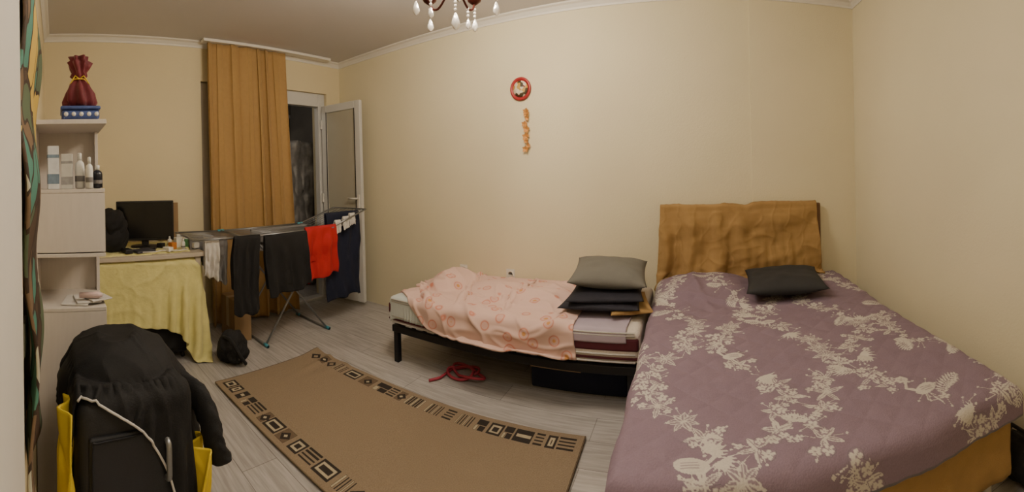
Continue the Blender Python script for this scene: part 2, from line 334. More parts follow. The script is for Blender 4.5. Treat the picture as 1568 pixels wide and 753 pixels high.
tn=empty('biscuit_tin');box('body',(1.66,-3.07,1.59),(1.84,-2.90,1.635),M_tin,tn,.015,4);box('lid',(1.655,-3.075,1.633),(1.845,-2.895,1.65),M_tin,tn,.012,4)
for i in range(5): lathe('painted_flower',[(.001,0),(.010,0),(.010,.0015),(.001,.0015)],(0,0,0),M_white,tn,10).matrix_local=Matrix.Translation((1.8395,-3.05+.034*i,1.614))@Matrix.Rotation(math.pi/2,4,'Y')
po=empty('gift_pouch');M_vel=mat('crimson_velvet',(96,8,24),.7,var=.3,vs=20,sheen=.15)
pr=[(.02,0),(.062,.005),(.07,.03),(.060,.07),(.044,.10),(.024,.122),(.024,.13),(.036,.145),(.030,.160),(.040,.178),(.050,.20),(.034,.212),(.040,.228),(.020,.222)]
lathe('bag',pr,(1.76,-2.985,1.651),M_vel,po,64,.20);tube('ribbon',[(1.76+.028*math.cos(t),-2.985+.028*math.sin(t),1.777) for t in np.linspace(0,6.28,16)],.004,mat('gold',(220,180,70),.35,.6),po)
for s_ in (-1,1): tube('bow',[(1.785,-2.985,1.777),(1.79,-2.985+s_*.02,1.79),(1.79,-2.985+s_*.03,1.775),(1.788,-2.985+s_*.045,1.75)],.003,M_yel,po)
def ibox(n,x,y,z,w,d,h,m,rz=0,lab=None):
    e=empty(n);box('carton',(x-d/2,y-w/2,z),(x+d/2,y+w/2,z+h),m,e,.002,rz=rz)
    if lab: 
        box('label_band',(x-d/2-.0006,y-w/2-.0006,z+h*.12),(x+d/2+.0006,y+w/2+.0006,z+h*.35),lab,e,.001,rz=rz);box('label_band',(x-d/2-.0006,y-w/2-.0006,z+h*.72),(x+d/2+.0006,y+w/2+.0006,z+h*.80),lab,e,.001,rz=rz)
M_box1=mat('white_carton',(205,208,212),.5,var=.25,vs=22);M_box2=mat('pale_carton',(200,200,196),.5,var=.2,vs=26)
ibox('cosmetics_carton',1.80,-3.112,1.296,.05,.05,.185,M_box1,.1,mat('blue_print',(110,130,150),.5,var=.4,vs=60));ibox('cosmetics_carton.001',1.80,-3.048,1.296,.05,.05,.15,M_box2,-.1,mat('grey_print',(150,150,152),.5,var=.4,vs=60))
def bottle(n,x,y,z,r,h,m,capm):
    e=empty(n);lathe('body',[(r*.6,0),(r,.004),(r,h*.6),(r*.85,h*.72),(r*.4,h*.78),(r*.38,h*.8)],(x,y,z),m,e,20);lathe('cap',[(r*.45,h*.79),(r*.45,h*.97),(r*.35,h),(.001,h)],(x,y,z),capm,e,16)
    lathe('label',[(r+.0005,h*.2),(r+.0008,h*.21),(r+.0008,h*.35),(r+.0005,h*.36)],(x,y,z),M_grey,e,20)
M_wpl=mat('white_plastic',(222,222,218),.3);bottle('lotion_bottle',1.79,-2.99,1.296,.022,.155,M_wpl,M_wpl);bottle('lotion_bottle.001',1.83,-2.95,1.296,.017,.135,M_wpl,M_wpl);bottle('deodorant',1.81,-2.912,1.296,.023,.10,mat('dark_plastic',(25,28,40),.3),M_wpl)
for i in range(3): box('papers' if i==0 else 'papers.%03d'%i,(1.68+.02*i,-3.07+.05*i,.802+.008*i),(1.83,-2.95+.04*i,.809+.008*i),M_wcloth,None,.002,rz=.3*i-.2)
tube('toothpaste_tube',[(1.80,-3.0,.838),(1.82,-2.92,.842),(1.825,-2.90,.842)],[.012,.014,.008],mat('tube_white_red',(215,190,190),.4,var=.2))
# ---------------------------------------------------------------- desk
DZ=.79
dk=empty('desk');M_desk=mat('pale_desk',(190,180,165),.6)
box('top',(.05,-3.15,DZ-.03),(.69,-1.97,DZ),M_desk,dk,.004)
for x in (.08,.62):
    for y in (-3.12,-2.05): box('leg',(x,y,0),(x+.045,y+.045,DZ-.03),M_desk,dk,.003)
M_ycl=mat('yellow_tablecloth',(220,213,144),.6,var=.16,vs=14,bump=.35,bs=45,sheen=.2)
ny,nx=46,64;A,B=np.meshgrid(np.linspace(0,1,nx),np.linspace(0,1,ny))
sxr,syr=1.02,1.50;an=.05
X2=.02+B*sxr*math.cos(an)+A*syr*math.sin(an);Y2=-3.08-B*sxr*math.sin(an)+A*syr*math.cos(an);Y2=np.maximum(Y2,-3.185)
G=np.stack([X2,Y2,np.full_like(X2,DZ+.007)],-1)
pinm=(X2<.60)&(Y2<-2.07)&(X2>.04)
Pc=sim(G,(sxr/(ny-1),syr/(nx-1)*1.015),[cbox((.05,-3.15,DZ-.04),(.69,-1.97,DZ),.012),cbox((.1,-3.1,0),(.665,-2.0,DZ-.04),.01),cplane(2,0,1),cplane(0,0,1),cplane(1,-W,1)],110,10,.006,pin=pinm,bend=.1)
Gc=up(Pc,120,150);sheet('tablecloth',crease(Gc,.007,11,3),M_ycl,None,.0025)
mo=empty('computer_monitor');mz=DZ+.014
M_scr=mat('screen_off',(14,15,18),.15,var=.02)
box('bezel',(-.015,-.24,.05),(.015,.24,.365),M_blackpl,mo,.006);box('screen',(.0145,-.228,.068),(.0165,.228,.353),M_scr,mo,.0);box('neck',(-.03,-.03,.01),(-.012,.03,.2),M_blackpl,mo);lathe('base',[(.0,0),(.11,0),(.11,.008),(.02,.014)],(0,0,0),M_blackpl,mo,28,sy=1.1)
mo.location=(.33,-2.37,mz);mo.rotation_euler=(0,0,-.18)
cb=box('cardboard_panel',(.06,-2.16,mz),(.075,-2.0,mz+.33),M_card)
def lump(n,c,rad,m,par=None,seed=0,am=.12,flat=True):
    a=np.linspace(0,math.pi,40);t=np.linspace(0,2*math.pi,56);A,B=np.meshgrid(a,t,indexing='ij')
    X=np.sin(A)*np.cos(B);Y=np.sin(A)*np.sin(B);Z=np.cos(A);k=1+am*fbm(X*1.5+Z,Y*1.5-Z,2.4,seed)-am*.5*np.abs(fbm(X*1.2+Z,Y-Z,5,seed+3))
    q=np.stack([c[0]+rad[0]*X*k,c[1]+rad[1]*Y*k,c[2]+rad[2]*Z*k],-1)
    if flat: q[...,2]=np.maximum(q[...,2],c[2]-rad[2]*.85)
    return sheet(n,q[::-1],m,par,0)
hb=empty('handbag');lump('body',(.46,-2.68,mz+.115),(.11,.14,.13),M_black,hb,3);lump('flap',(.5,-2.66,mz+.21),(.09,.11,.11),M_black,hb,5);tube('strap',smoothpath([(.45,-2.78,mz+.18),(.45,-2.74,mz+.29),(.45,-2.66,mz+.31),(.45,-2.58,mz+.18)],12),.008,M_black,hb)
def onD(n,x,y,w,d,h,col,rz=0): box(n,(x-d/2,y-w/2,mz),(x+d/2,y+w/2,mz+h),mat(n+'_m',col,.5,var=.3,vs=40),None,.003,rz=rz)
onD('medicine_box',.45,-2.12,.06,.05,.075,(225,225,220),.2);onD('medicine_box.001',.52,-2.19,.05,.05,.05,(200,125,60),.4);onD('medicine_box.002',.48,-2.05,.05,.04,.06,(80,140,90),-.2);onD('notebook',.56,-2.44,.16,.12,.015,(60,60,70),.3);onD('phone_charger',.60,-2.25,.05,.07,.03,(230,228,222),.5);onD('computer_mouse',.58,-2.57,.06,.1,.03,(30,30,32),.2);onD('medicine_box.003',.38,-2.09,.05,.05,.09,(215,215,210),-.1);onD('headphone_case',.54,-2.005,.05,.05,.04,(210,210,206),.2);onD('wallet',.48,-2.34,.05,.07,.02,(40,36,34),-.4);onD('power_adapter',.42,-2.26,.05,.05,.035,(26,26,28),.7)
for i,(x,y,r_) in enumerate(((.40,-2.18,.018),(.58,-2.12,.016),(.36,-2.02,.02))): bottle('pill_bottle' if i==0 else 'pill_bottle.%03d'%i,x,y,mz,r_,.08,M_wpl,M_wpl)
tube('usb_cable',smoothpath([(.62,-2.5,mz+.006),(.63,-2.42,mz+.006),(.64,-2.35,mz+.008),(.60,-2.30,mz+.006),(.64,-2.2,mz+.006),(.63,-2.1,mz+.006)],40),.004,M_white)
def suitcase(n,w,d,h,m,ribs=6):
    e=empty(n);box('shell',(-d/2,-w/2,.04),(d/2,w/2,h),m,e,.05,5)
    tube('zip',[(d*.12,-w/2-.002+.05,.043),(d*.12,w/2-.05,.043),(d*.12,w/2+.002,.09),(d*.12,w/2+.002,h-.05),(d*.12,w/2-.05,h+.002),(d*.12,-w/2+.05,h+.002),(d*.12,-w/2-.002,h-.05),(d*.12,-w/2-.002,.09)],.006,M_dmetal,e,closed=True)
    # front pocket panel with zipper outline
    box('front_pocket',(d/2-.012,-w/2+.035,.09),(d/2+.014,w/2-.035,h-.10),m,e,.012,3)
    yy=w/2-.045;tube('pocket_zip',smoothpath([(d/2+.016,-yy,.11),(d/2+.016,-yy,h*.5),(d/2+.016,-yy,h-.13),(d/2+.016,-yy+.02,h-.112),(d/2+.016,0,h-.110),(d/2+.016,yy-.02,h-.112),(d/2+.016,yy,h-.13),(d/2+.016,yy,h*.5),(d/2+.016,yy,.11)],60),.0035,M_dmetal,e)
    for y in (-w/2+.05,w/2-.05):
        for x in (-d/2+.05,d/2-.05): lathe('wheel',[(.001,-.012),(.022,-.012),(.024,0),(.022,.012),(.001,.012)],(0,0,0),M_blackpl,e,16).matrix_local=Matrix.Translation((x,y,.024))@Matrix.Rotation(math.pi/2,4,'X')
    tube('top_handle',smoothpath([(0,-.09,h-.002),(0,-.085,h+.022),(0,0,h+.028),(0,.085,h+.022),(0,.09,h-.002)],20),.009,M_blackpl,e)
    return e
sc=suitcase('suitcase',.62,.34,.36,M_black);sc.location=(.45,-2.40,0)
bk=empty('backpack');lump('body',(.80,-1.82,.11),(.10,.13,.12),M_black,bk,9);lump('pocket',(.88,-1.80,.08),(.06,.09,.08),M_black,bk,12);tube('strap',smoothpath([(.84,-1.9,.2),(.93,-1.88,.2),(.96,-1.83,.1),(.94,-1.77,.02)],14),.013,M_black,bk)
cbx=empty('cardboard_box');box('carton',(.24,-1.66,0),(.52,-1.50,.34),M_card,cbx,.004);box('tape',(.35,-1.661,.1),(.41,-1.499,.342),mat('tape',(170,150,120),.3),cbx,.001)
# ---------------------------------------------------------------- drying rack
rk=empty('clothes_drying_rack');RZ=.88
x0,x1=.24,.74
def T(p,r=.006,m=M_metal): tube('bar',p,r,m,rk)
T([(x0,-1.65,RZ),(x1,-1.65,RZ),(x1,-.78,RZ),(x0,-.78,RZ),(x0,-1.65,RZ)],.009)
T([(x0,-1.66,RZ),(x0,-2.08,RZ+.01),(x1,-2.08,RZ+.01),(x1,-1.66,RZ)],.008);T([(x0,-.77,RZ),(x0,-.33,RZ+.13),(x1,-.33,RZ+.13),(x1,-.77,RZ)],.008)
for i in range(1,9):
    x=x0+(x1-x0)*i/9;T([(x,-1.65,RZ),(x,-.78,RZ)],.0028)
    T([(x,-2.08,RZ+.01),(x,-1.65,RZ)],.0028);T([(x,-.78,RZ),(x,-.33,RZ+.13)],.0028)
for x in (x0+.02,x1-.03):
    T([(x,-1.47,.01),(x,-.85,RZ-.02)],.009);T([(x,-.83,.01),(x,-1.55,RZ-.02)],.009)
for y in (-1.47,-.83):
    T([(x0-.01,y,.012),(x1+.01,y,.012)],.011)
    for x in (x0+.01,x1-.02): tube('foot_cap',[(x-.03,y,.014),(x+.03,y,.014)],.0135,M_lblue,rk)
for y in (-1.65,-.78):
    for x in (x0,x1): tube('joint',[(x,y-.03,RZ),(x,y+.03,RZ)],.014,M_lblue,rk)
def hang(n,x,y0,y1,zt,df,db,m,seed,cut=None,tilt=0):
    na,nb=50,80;A,B=np.meshgrid(np.linspace(0,1,na),np.linspace(0,1,nb));tot=df+db;s_=B*tot
    front=s_<df;dz=np.where(front,df-s_,s_-df);side=np.tanh((df-s_)/.02)*.014
    wv=fbm(A,B*1.2,9,seed)*.016*np.clip(dz/.15,0,1)+np.sin(A*20+seed+2*np.sin(dz*5))*.010*np.clip(dz/.2,0,1)
    X=x+side+wv;Z=zt+.008-dz+(.02*np.sin(A*3+seed)+.012*np.sin(A*11+seed))*np.clip(dz/.3,0,1);Y=y0+A*(y1-y0)+.02*np.sin(dz*9+seed)*np.clip(dz,0,1)+tilt*dz
    if cut=='legs': 
        g=np.clip((dz-.12)/.3,0,1)*.5;Y=Y+np.sign(A-.5)*g*.03*(1-abs(A-.5)*2)
    return sheet(n,np.stack([X,Y,Z],-1),m,None,.004)
hang('tshirt',.70,-1.99,-1.87,RZ,.30,.25,M_wcloth,1);hang('tshirt.001',.64,-1.885,-1.77,RZ,.34,.2,M_grey,2);hang('undershirt',.52,-2.05,-1.93,RZ,.22,.15,M_grey,7)
hang('black_hoodie',.76,-1.76,-1.53,RZ+.01,.58,.4,M_black,3,tilt=-.05)
hang('trousers',.775,-1.50,-1.08,RZ,.46,.4,M_black,4,'legs',.05)
hang('red_tshirt',.74,-1.07,-.72,RZ+.02,.44,.3,M_red,5)
hang('navy_towel',.66,-.78,-.36,RZ+.12,.80,.5,M_navy,6)
hang('grey_towel',.45,-1.45,-.85,RZ+.01,.12,.2,M_grey,8)
for i,(y,z) in enumerate(((-.68,.05),(-.58,.075),(-.5,.1))): hang('sock' if i==0 else 'sock.%03d'%i,.72,y-.035,y+.035,RZ+z,.11,.08,M_wcloth,10+i)
# ---------------------------------------------------------------- single bed
bx0,bx1,byf=1.56,3.33,-.90
sb=empty('single_bed')
M_mat=mat('mattress_white',(205,196,188),.8,var=.05,vs=40,bump=.4,bs=60);M_mar=mat('maroon_border',(82,24,38),.8,var=.15)
box('mattress',(bx0,byf,.275),(bx1,-.03,.455),M_mat,sb,.035,5)
box('mattress_band',(bx0-.005,byf-.005,.345),(bx1-.01,-.035,.418),M_mar,sb,.012);box('mattress_band',(bx0-.003,byf-.004,.300),(bx1-.01,-.035,.316),M_mar,sb,.006)
for z in (.330,.432,.446,.290): tube('piping',[(bx0+.03,byf-.004,z),(bx1-.03,byf-.004,z)],.005,M_wcloth,sb);tube('piping',[(bx0-.004,byf+.03,z),(bx0-.004,-.06,z)],.005,M_wcloth,sb)
for y in (byf+.02,-.06): box('rail',(bx0+.02,y-.015,.215),(bx1-.02,y+.015,.262),M_dmetal,sb,.004)
for x in (bx0+.02,bx1-.04): box('end_rail',(x,byf+.02,.22),(x+.03,-.06,.262),M_dmetal,sb,.004)
for x in (bx0+.05,bx1-.06):
    for y in (byf+.03,-.07): box('leg',(x-.02,y-.02,0),(x+.02,y+.02,.225),M_dmetal,sb,.004)
for i in range(17):
    x=bx0+.09+i*(bx1-bx0-.18)/16;tube('slat',[(x,byf+.01+t*(.84),.250+.02*math.sin(math.pi*t)) for t in np.linspace(0,1,9)],.011,M_dmetal,sb,6)
M_pink=bpy.data.materials.new('pink_patterned_blanket');M_pink.use_nodes=True;nt=M_pink.node_tree;N=nt.nodes;K=nt.links;b=N['Principled BSDF'];b.inputs['Roughness'].default_value=.8;b.inputs['Sheen Weight'].default_value=.1
tcn=N.new('ShaderNodeTexCoord');v=N.new('ShaderNodeTexVoronoi');v.inputs['Scale'].default_value=9;K.new(tcn.outputs['Object'],v.inputs[0]);r=N.new('ShaderNodeValToRGB');e=r.color_ramp.elements
base=(212,172,162)
e[0].position=0;e[0].color=lin((206,148,88));e[1].position=.12;e[1].color=lin((206,148,88))
for p,c in ((.15,base),(.25,base),(.28,(204,126,104)),(.33,base),(.36,(218,186,176))):
    q=e.new(p);q.color=lin(c)
K.new(v.outputs['Distance'],r.inputs[0]);K.new(r.outputs[0],b.inputs[0])
ny,nx=54,76;A,B=np.meshgrid(np.linspace(0,1,nx),np.linspace(0,1,ny))
over=np.interp(A,[0,.10,.2,.3,.4,.7,.85,1],[.66,.72,.80,.90,.95,.97,.95,.84])
X=1.60+A*1.28+.05*(B-.5);Y=-.05-B*over
ly,lx=1.03/(ny-1),1.48/(nx-1)
G=np.stack([X,Y,.485+.04*fbm(X,Y,10,21)+.025],-1)
colS=[cbox((bx0,byf,.27),(bx1,-.03,.457),.03),cell((1.80,-.38,.43),(.18,.26,.12)),cell((2.2,-.42,.43),(.22,.2,.07)),cell((2.6,-.45,.43),(.22,.28,.08)),cplane(1,0,-1),cplane(2,.28,1)]
Pc=sim(G,(ly,lx),colS,46,9,.010,fr=1.0,bend=.15)
sheet('pink_blanket',crease(up(Pc,170,240),.021,8,31,1,(1,1.5)),M_pink,None,.010)
G=np.stack([1.58+A*.42,-.1-B*.85,.47+.02*fbm(A,B,8,5)],-1)
Pc=sim(G,(.92/(ny-1),.5/(nx-1)),[cbox((bx0,byf,.27),(bx1,-.03,.457),.03),cplane(1,0,-1)],30,6,.005,fr=1.)
sheet('bed_sheet',up(Pc,90,90),mat('pale_sheet',(190,198,198),.85,var=.1,vs=10),None,.003)
G=np.stack([2.85+A*.40,-.45-B*.46,.465+.01*fbm(A,B,8,6)],-1)
Pc=sim(G,(.49/(ny-1),.42/(nx-1)),[cbox((bx0,byf,.27),(bx1,-.03,.457),.03)],30,6,.006,fr=.9)
sheet('lilac_sheet',up(Pc,60,60),mat('lilac_cloth',(170,158,174),.85),None,.005)
M_nav2=mat('dark_navy_bedding',(34,34,46),.85,var=.3,vs=9,bump=.2)
pillow('mustard_cushion',(3.22,-.56,.500),(.26,.42,.06),M_must,None,.25,seed=7,wr=.006)
qe=empty('folded_quilt')
for i,(dz,dx) in enumerate(((.525,0),(.565,.02))): pillow('fold',(3.05+dx,-.50,dz),(.50-.03*i,.58-.04*i,.075),M_nav2,qe,.05+.08*i,seed=4+i,wr=.010)
pillow('grey_pillow',(3.08,-.46,.665),(.50,.46,.14),M_pillow,None,.1,(.12,0.06),seed=2,wr=.012)
box('storage_box',(2.60,-.72,.0),(3.22,-.25,.15),M_navy,bev=.012,seg=3)
box('cardboard_sheet',(2.62,-.78,.152),(2.95,-.35,.160),M_card)
pts=[];
for i in range(90):
    t=i/89*math.pi*2*2.5;rr=.11+.04*math.sin(t*1.7);pts.append((2.10+rr*math.cos(t)+.0008*i,-.78+rr*.6*math.sin(t),.012+.012*(1+math.sin(t*2.3))))
pts+=[(2.02,-.91,.012),(1.98,-.98,.012)]
tube('jump_rope',pts,.009,mat('red_rope',(160,52,72),.6))
# ---------------------------------------------------------------- double bed
B0,B1,BF=3.385,4.74,-2.03
BZ=.50
db=empty('double_bed');M_wood=mat('brown_wood',(110,78,54),.5,var=.2,stretch=(1,8,8))
box('base',(B0+.04,BF+.06,.16),(B1-.04,-.10,.32),M_wood,db,.008);box('mattress',(B0+.02,BF+.04,.32),(B1-.02,-.10,BZ-.012),M_mat,db,.04,4)
for x in (B0+.08,B1-.08):
    for y in (BF+.09,-.2): tube('leg',[(x,y,0),(x,y,.17)],.022,mat('leg_white',(200,195,185),.4),db)
box('headboard',(3.42,-.085,.12),(4.64,-.045,1.03),M_wood,db,.008)
ny,nx=44,76;A,Bb=np.meshgrid(np.linspace(0,1,nx),np.linspace(0,1,ny))
X=3.40+A*1.20;Y=np.full_like(X,-.10)
ztop=1.044-.006*np.sin(A*5)**2-.020*np.exp(-((A-.53)/.05)**2)
Z=ztop-Bb*.57
X=X+(A-.5)*.13*Bb
Y=Y-.02*Bb-.012*(1+np.sin(A*24+5*Bb*(A-.4)+2*np.sin(A*7)))*np.clip(Bb*4,0,1)
G=np.stack([X,Y,Z],-1)
pm=np.zeros((ny,nx),bool);pm[0]=True
Pc=sim(G,(.575/(ny-1),1.33/(nx-1)),[cbox((3.42,-.085,.12),(4.64,-.045,1.03),.005),cbox((B0,BF,0),(B1,-.05,BZ+.02),.01)],70,10,.008,pin=pm,bend=.2,fr=.3)
top=Pc[:1].copy();tb=[]
for q,(dy,dz) in enumerate(((.055,.0),(.03,.010),(.012,.006))):
    g_=top.copy();g_[...,1]+=dy;g_[...,2]+=dz;tb.append(g_)
Gt=up(np.concatenate(tb+[Pc],0),160,260)
Ug,Vg=np.meshgrid(np.linspace(0,1,260),np.linspace(0,1,160))
ck=np.clip((Vg-.06)*7,0,1);wp=.12*fbm(Ug,Vg,5,91,2)
# swag folds: curved on the right half, leaning on the left half
sw=np.abs(np.sin((Vg+wp)*8.5+((Ug-.78)*4)**2*1.3))**3*np.clip((Ug-.50)*4,0,1)*ck
sl_=np.abs(np.sin((Ug+wp*.6)*17-Vg*2.6))**4*np.clip((.64-Ug)*4,0,1)*ck
Gt[...,1]-=.042*sw+.034*sl_+.012*(fbm(Ug,Vg,16,17)+1)*ck
sheet('headboard_throw',crease(Gt,-.0 if False else .006,14,5),M_must,None,.004)
def valance(n,p0,p1,zt,zb,m,nrm):
    A,B=np.meshgrid(np.linspace(0,1,160),np.linspace(0,1,14));p0=np.array(p0);p1=np.array(p1);nrm=np.array(nrm)
    q=p0+(p1-p0)*A[...,None];w=(np.sin(A*60)*.006+fbm(A*3,B,12,8)*.008)*B**2;q=q+nrm*w[...,None]
    G=np.concatenate([q,(zt+(zb-zt)*B+.01*np.sin(A*9)*B)[...,None]],-1);return sheet(n,G,m,db,.003)
valance('valance_foot',(B0+.01,BF+.022),(B1-.01,BF+.022),.44,.14,M_must,(0,-1));valance('valance_near',(B0+.012,BF+.02),(B0+.012,-.15),.44,.14,M_must,(-1,0));valance('valance_far',(B1-.012,BF+.02),(B1-.012,-.15),.44,.14,M_must,(1,0))
# floral cover
res=.0034;cw=1.355+.14+.10;cl=1.93+.115
nu,nv=int(cw/res),int(cl/res)
R=np.zeros((nv,nu),np.float32)
def win(x,y,r):
    i0=max(0,int((y-r)/res));i1=min(nv,int((y+r)/res)+1);j0=max(0,int((x-r)/res));j1=min(nu,int((x+r)/res)+1)
    if i0>=i1 or j0>=j1: return None
    Y,X=np.mgrid[i0:i1,j0:j1]*res;return (slice(i0,i1),slice(j0,j1)),X-x,Y-y
def leaf(x,y,a,Ln,Wd,outline=False):
    w=win(x,y,Ln*1.05)
    if w is None:return
    s,X,Y=w;u=(X*math.cos(a)+Y*math.sin(a))/Ln;v=-X*math.sin(a)+Y*math.cos(a)
    wd=Wd*np.sin(np.pi*np.clip(u,0,1)**.8);m=(u>0)&(u<1)&(np.abs(v)<wd)
    T=R[s];T[m]=.95
    if outline: T[m&(np.abs(v)<wd-.004)]=.3;T[m&(np.abs(v)<.0022)]=.9
    else: T[m&(np.abs(v)<.0017)&(Wd>.0085)]=.3
def disc(x,y,rx,ry,val,a=0):
    w=win(x,y,max(rx,ry)*1.05)
    if w is None:return
    s,X,Y=w;u=X*math.cos(a)+Y*math.sin(a);v=-X*math.sin(a)+Y*math.cos(a);T=R[s];T[(u/rx)**2+(v/ry)**2<1]=val
def stroke(pts,r,val=.95):
    for (xa,ya),(xb,yb) in zip(pts[:-1],pts[1:]):
        n=max(1,int(math.hypot(xb-xa,yb-ya)/(r*.8)))
        for i in range(n+1): disc(xa+(xb-xa)*i/n,ya+(yb-ya)*i/n,r,r,val)
rr=random.Random(3)
def flw(x,y,r,k=5):
    a0=rr.random()*6
    disc(x,y,r*1.2,r*1.2,.25)
    for i in range(k):
        a=a0+i*2*math.pi/k;disc(x+math.cos(a)*r*.62,y+math.sin(a)*r*.62,r*.40,r*.32,.95,a)
    disc(x,y,r*.30,r*.30,.95);disc(x,y,r*.17,r*.17,.3)
def fern(x,y,a,Ln,curl=.8):
    n=12;px,py=x,y;aa=a;pts=[(x,y)]
    for i in range(n):
        px+=math.cos(aa)*Ln/n;py+=math.sin(aa)*Ln/n;aa+=curl/n;pts.append((px,py));l=Ln*.34*math.sin(math.pi*(i+1.5)/(n+2))
        for sg in (1,-1): leaf(px,py,aa+sg*.95,l,.0045)
    stroke(pts,.0017)
def palm(x,y,a,r):
    for i in range(9): leaf(x,y,a+(i-4)*.33,r*(1-.06*abs(i-4)),.0062)
def flamingo(x,y,s,f=1):
    disc(x,y,.055*s,.032*s,.95,.25*f)
    for i in range(3): stroke([(x-.03*s*f,y-.01*s+i*.01*s),(x+.02*s*f,y-.012*s+i*.011*s)],.0017,.35)
    n=[(x+f*.045*s,y-.01*s),(x+f*.075*s,y-.04*s),(x+f*.06*s,y-.075*s),(x+f*.04*s,y-.1*s),(x+f*.055*s,y-.13*s),(x+f*.075*s,y-.125*s)]
    stroke(n,.0075*s);stroke([(x+f*.075*s,y-.125*s),(x+f*.095*s,y-.108*s)],.005*s)
    stroke([(x,y+.02*s),(x+f*.005*s,y+.15*s)],.0032*s);stroke([(x+f*.015*s,y+.02*s),(x+f*.04*s,y+.08*s),(x+f*.01*s,y+.1*s)],.0032*s)
for k in range(6):
    for q in range(24):
        yy=q*.087+rr.uniform(-.015,.015);xx=.02+k*.285+.10*math.sin(q*.57+k*1.9)+rr.uniform(-.03,.03);t=rr.random();a=rr.uniform(0,6.28)
        if t<.5:
            for i in range(rr.randint(4,5)): leaf(xx,yy,a+i*1.3,rr.uniform(.05,.08),.012,rr.random()<.5)
            for i in range(rr.randint(3,6)): flw(xx+rr.uniform(-.06,.06),yy+rr.uniform(-.06,.06),rr.uniform(.014,.022))
        elif t<.68: fern(xx,yy,a,rr.uniform(.11,.16),rr.choice((-1,1)));flw(xx,yy,.022)
        elif t<.84: palm(xx,yy,a,rr.uniform(.06,.09));palm(xx+.03,yy+.03,a+2,.06)
        elif t<.88: flamingo(xx,yy,rr.uniform(.75,.9),rr.choice((-1,1)))
        else:
            for i in range(7): leaf(xx,yy,a+i*.9,rr.uniform(.05,.08),.014,True)
        for i in range(5):
            dx_,dy_=rr.uniform(-.08,.08),rr.uniform(-.08,.08);disc(xx+dx_,yy+dy_,.0055,.0055,.9);stroke([(xx+dx_,yy+dy_),(xx+dx_*.4,yy+dy_*.4)],.0015)
flamingo(.36,1.86,1.0,1)
U_,V_=np.meshgrid(np.linspace(0,cw,nu)-.14,np.linspace(0,cl,nv))
def edge(d,r=.05):
    q=math.pi/2*r;t=np.clip(d/q,0,1)*math.pi/2
    return np.where(d>0,r*np.sin(t),0),np.where(d>0,r*(1-np.cos(t))+np.maximum(d-q,0),0)
wbed=1.355
hL,dL=edge(-(U_-.03));hR,dR=edge(U_-(wbed-.03));hF,dF=edge(V_-(1.93-.04),.045)
X=B0+np.clip(U_,.03,wbed-.03)-hL+hR;Y=-.10-np.minimum(V_,1.89)-hF
drop=np.maximum(np.maximum(dL,dR),dF)
wr=fbm(U_,V_,6,40)*.006+fbm(U_,V_,22,41,2)*.003
bump=.085*np.exp(-(((U_-.30)/.30)**4+((V_-.22)/.24)**4))+.02*np.exp(-(((U_-1.0)/.35)**4+((V_-.2)/.2)**4))
quilt=.005*np.minimum(np.abs(np.sin((U_+V_)*22)),np.abs(np.sin((U_-V_)*22)))
ridge=.020*np.exp(-((V_-.42-.25*U_+.04*np.sin(U_*7))/.022)**2)*np.exp(-((U_-.45)/.4)**2)+.016*np.exp(-((U_-.25-.2*V_+.05*np.sin(V_*5))/.025)**2)*np.exp(-((V_-.3)/.3)**2)+.012*np.exp(-((V_-1.3+.5*U_+.05*np.sin(U_*5))/.03)**2)*np.exp(-((U_-1.0)/.35)**2)
Z=BZ+.004+wr+bump+quilt+ridge-drop
wv=.01*np.sin(V_*18+1)*np.clip(dL/.1,0,1);X=X-wv-.01*np.clip(dL/.1,0,1);X=X+.01*np.clip(dR/.1,0,1);Y=Y-.006*np.clip(dF/.06,0,1)*(1+np.sin(U_*15))
R=np.where((V_>cl-.010)|(U_>cw-.14-.010),.13,R*.9)
mv=(136,117,134)
M_cov=attrmat('lilac_floral_quilt',[(0,mv),(.06,mv),(.13,(108,104,110)),(.2,mv),(.85,(204,198,190))],.85,.25,180)
sheet('floral_bedspread',np.stack([X,Y,Z],-1),M_cov,None,0,attr=R)
pillow('charcoal_pillow',(4.24,-.47,.584),(.52,.50,.12),M_dpil,None,-.12,(.03,.0),seed=6,wr=.012)
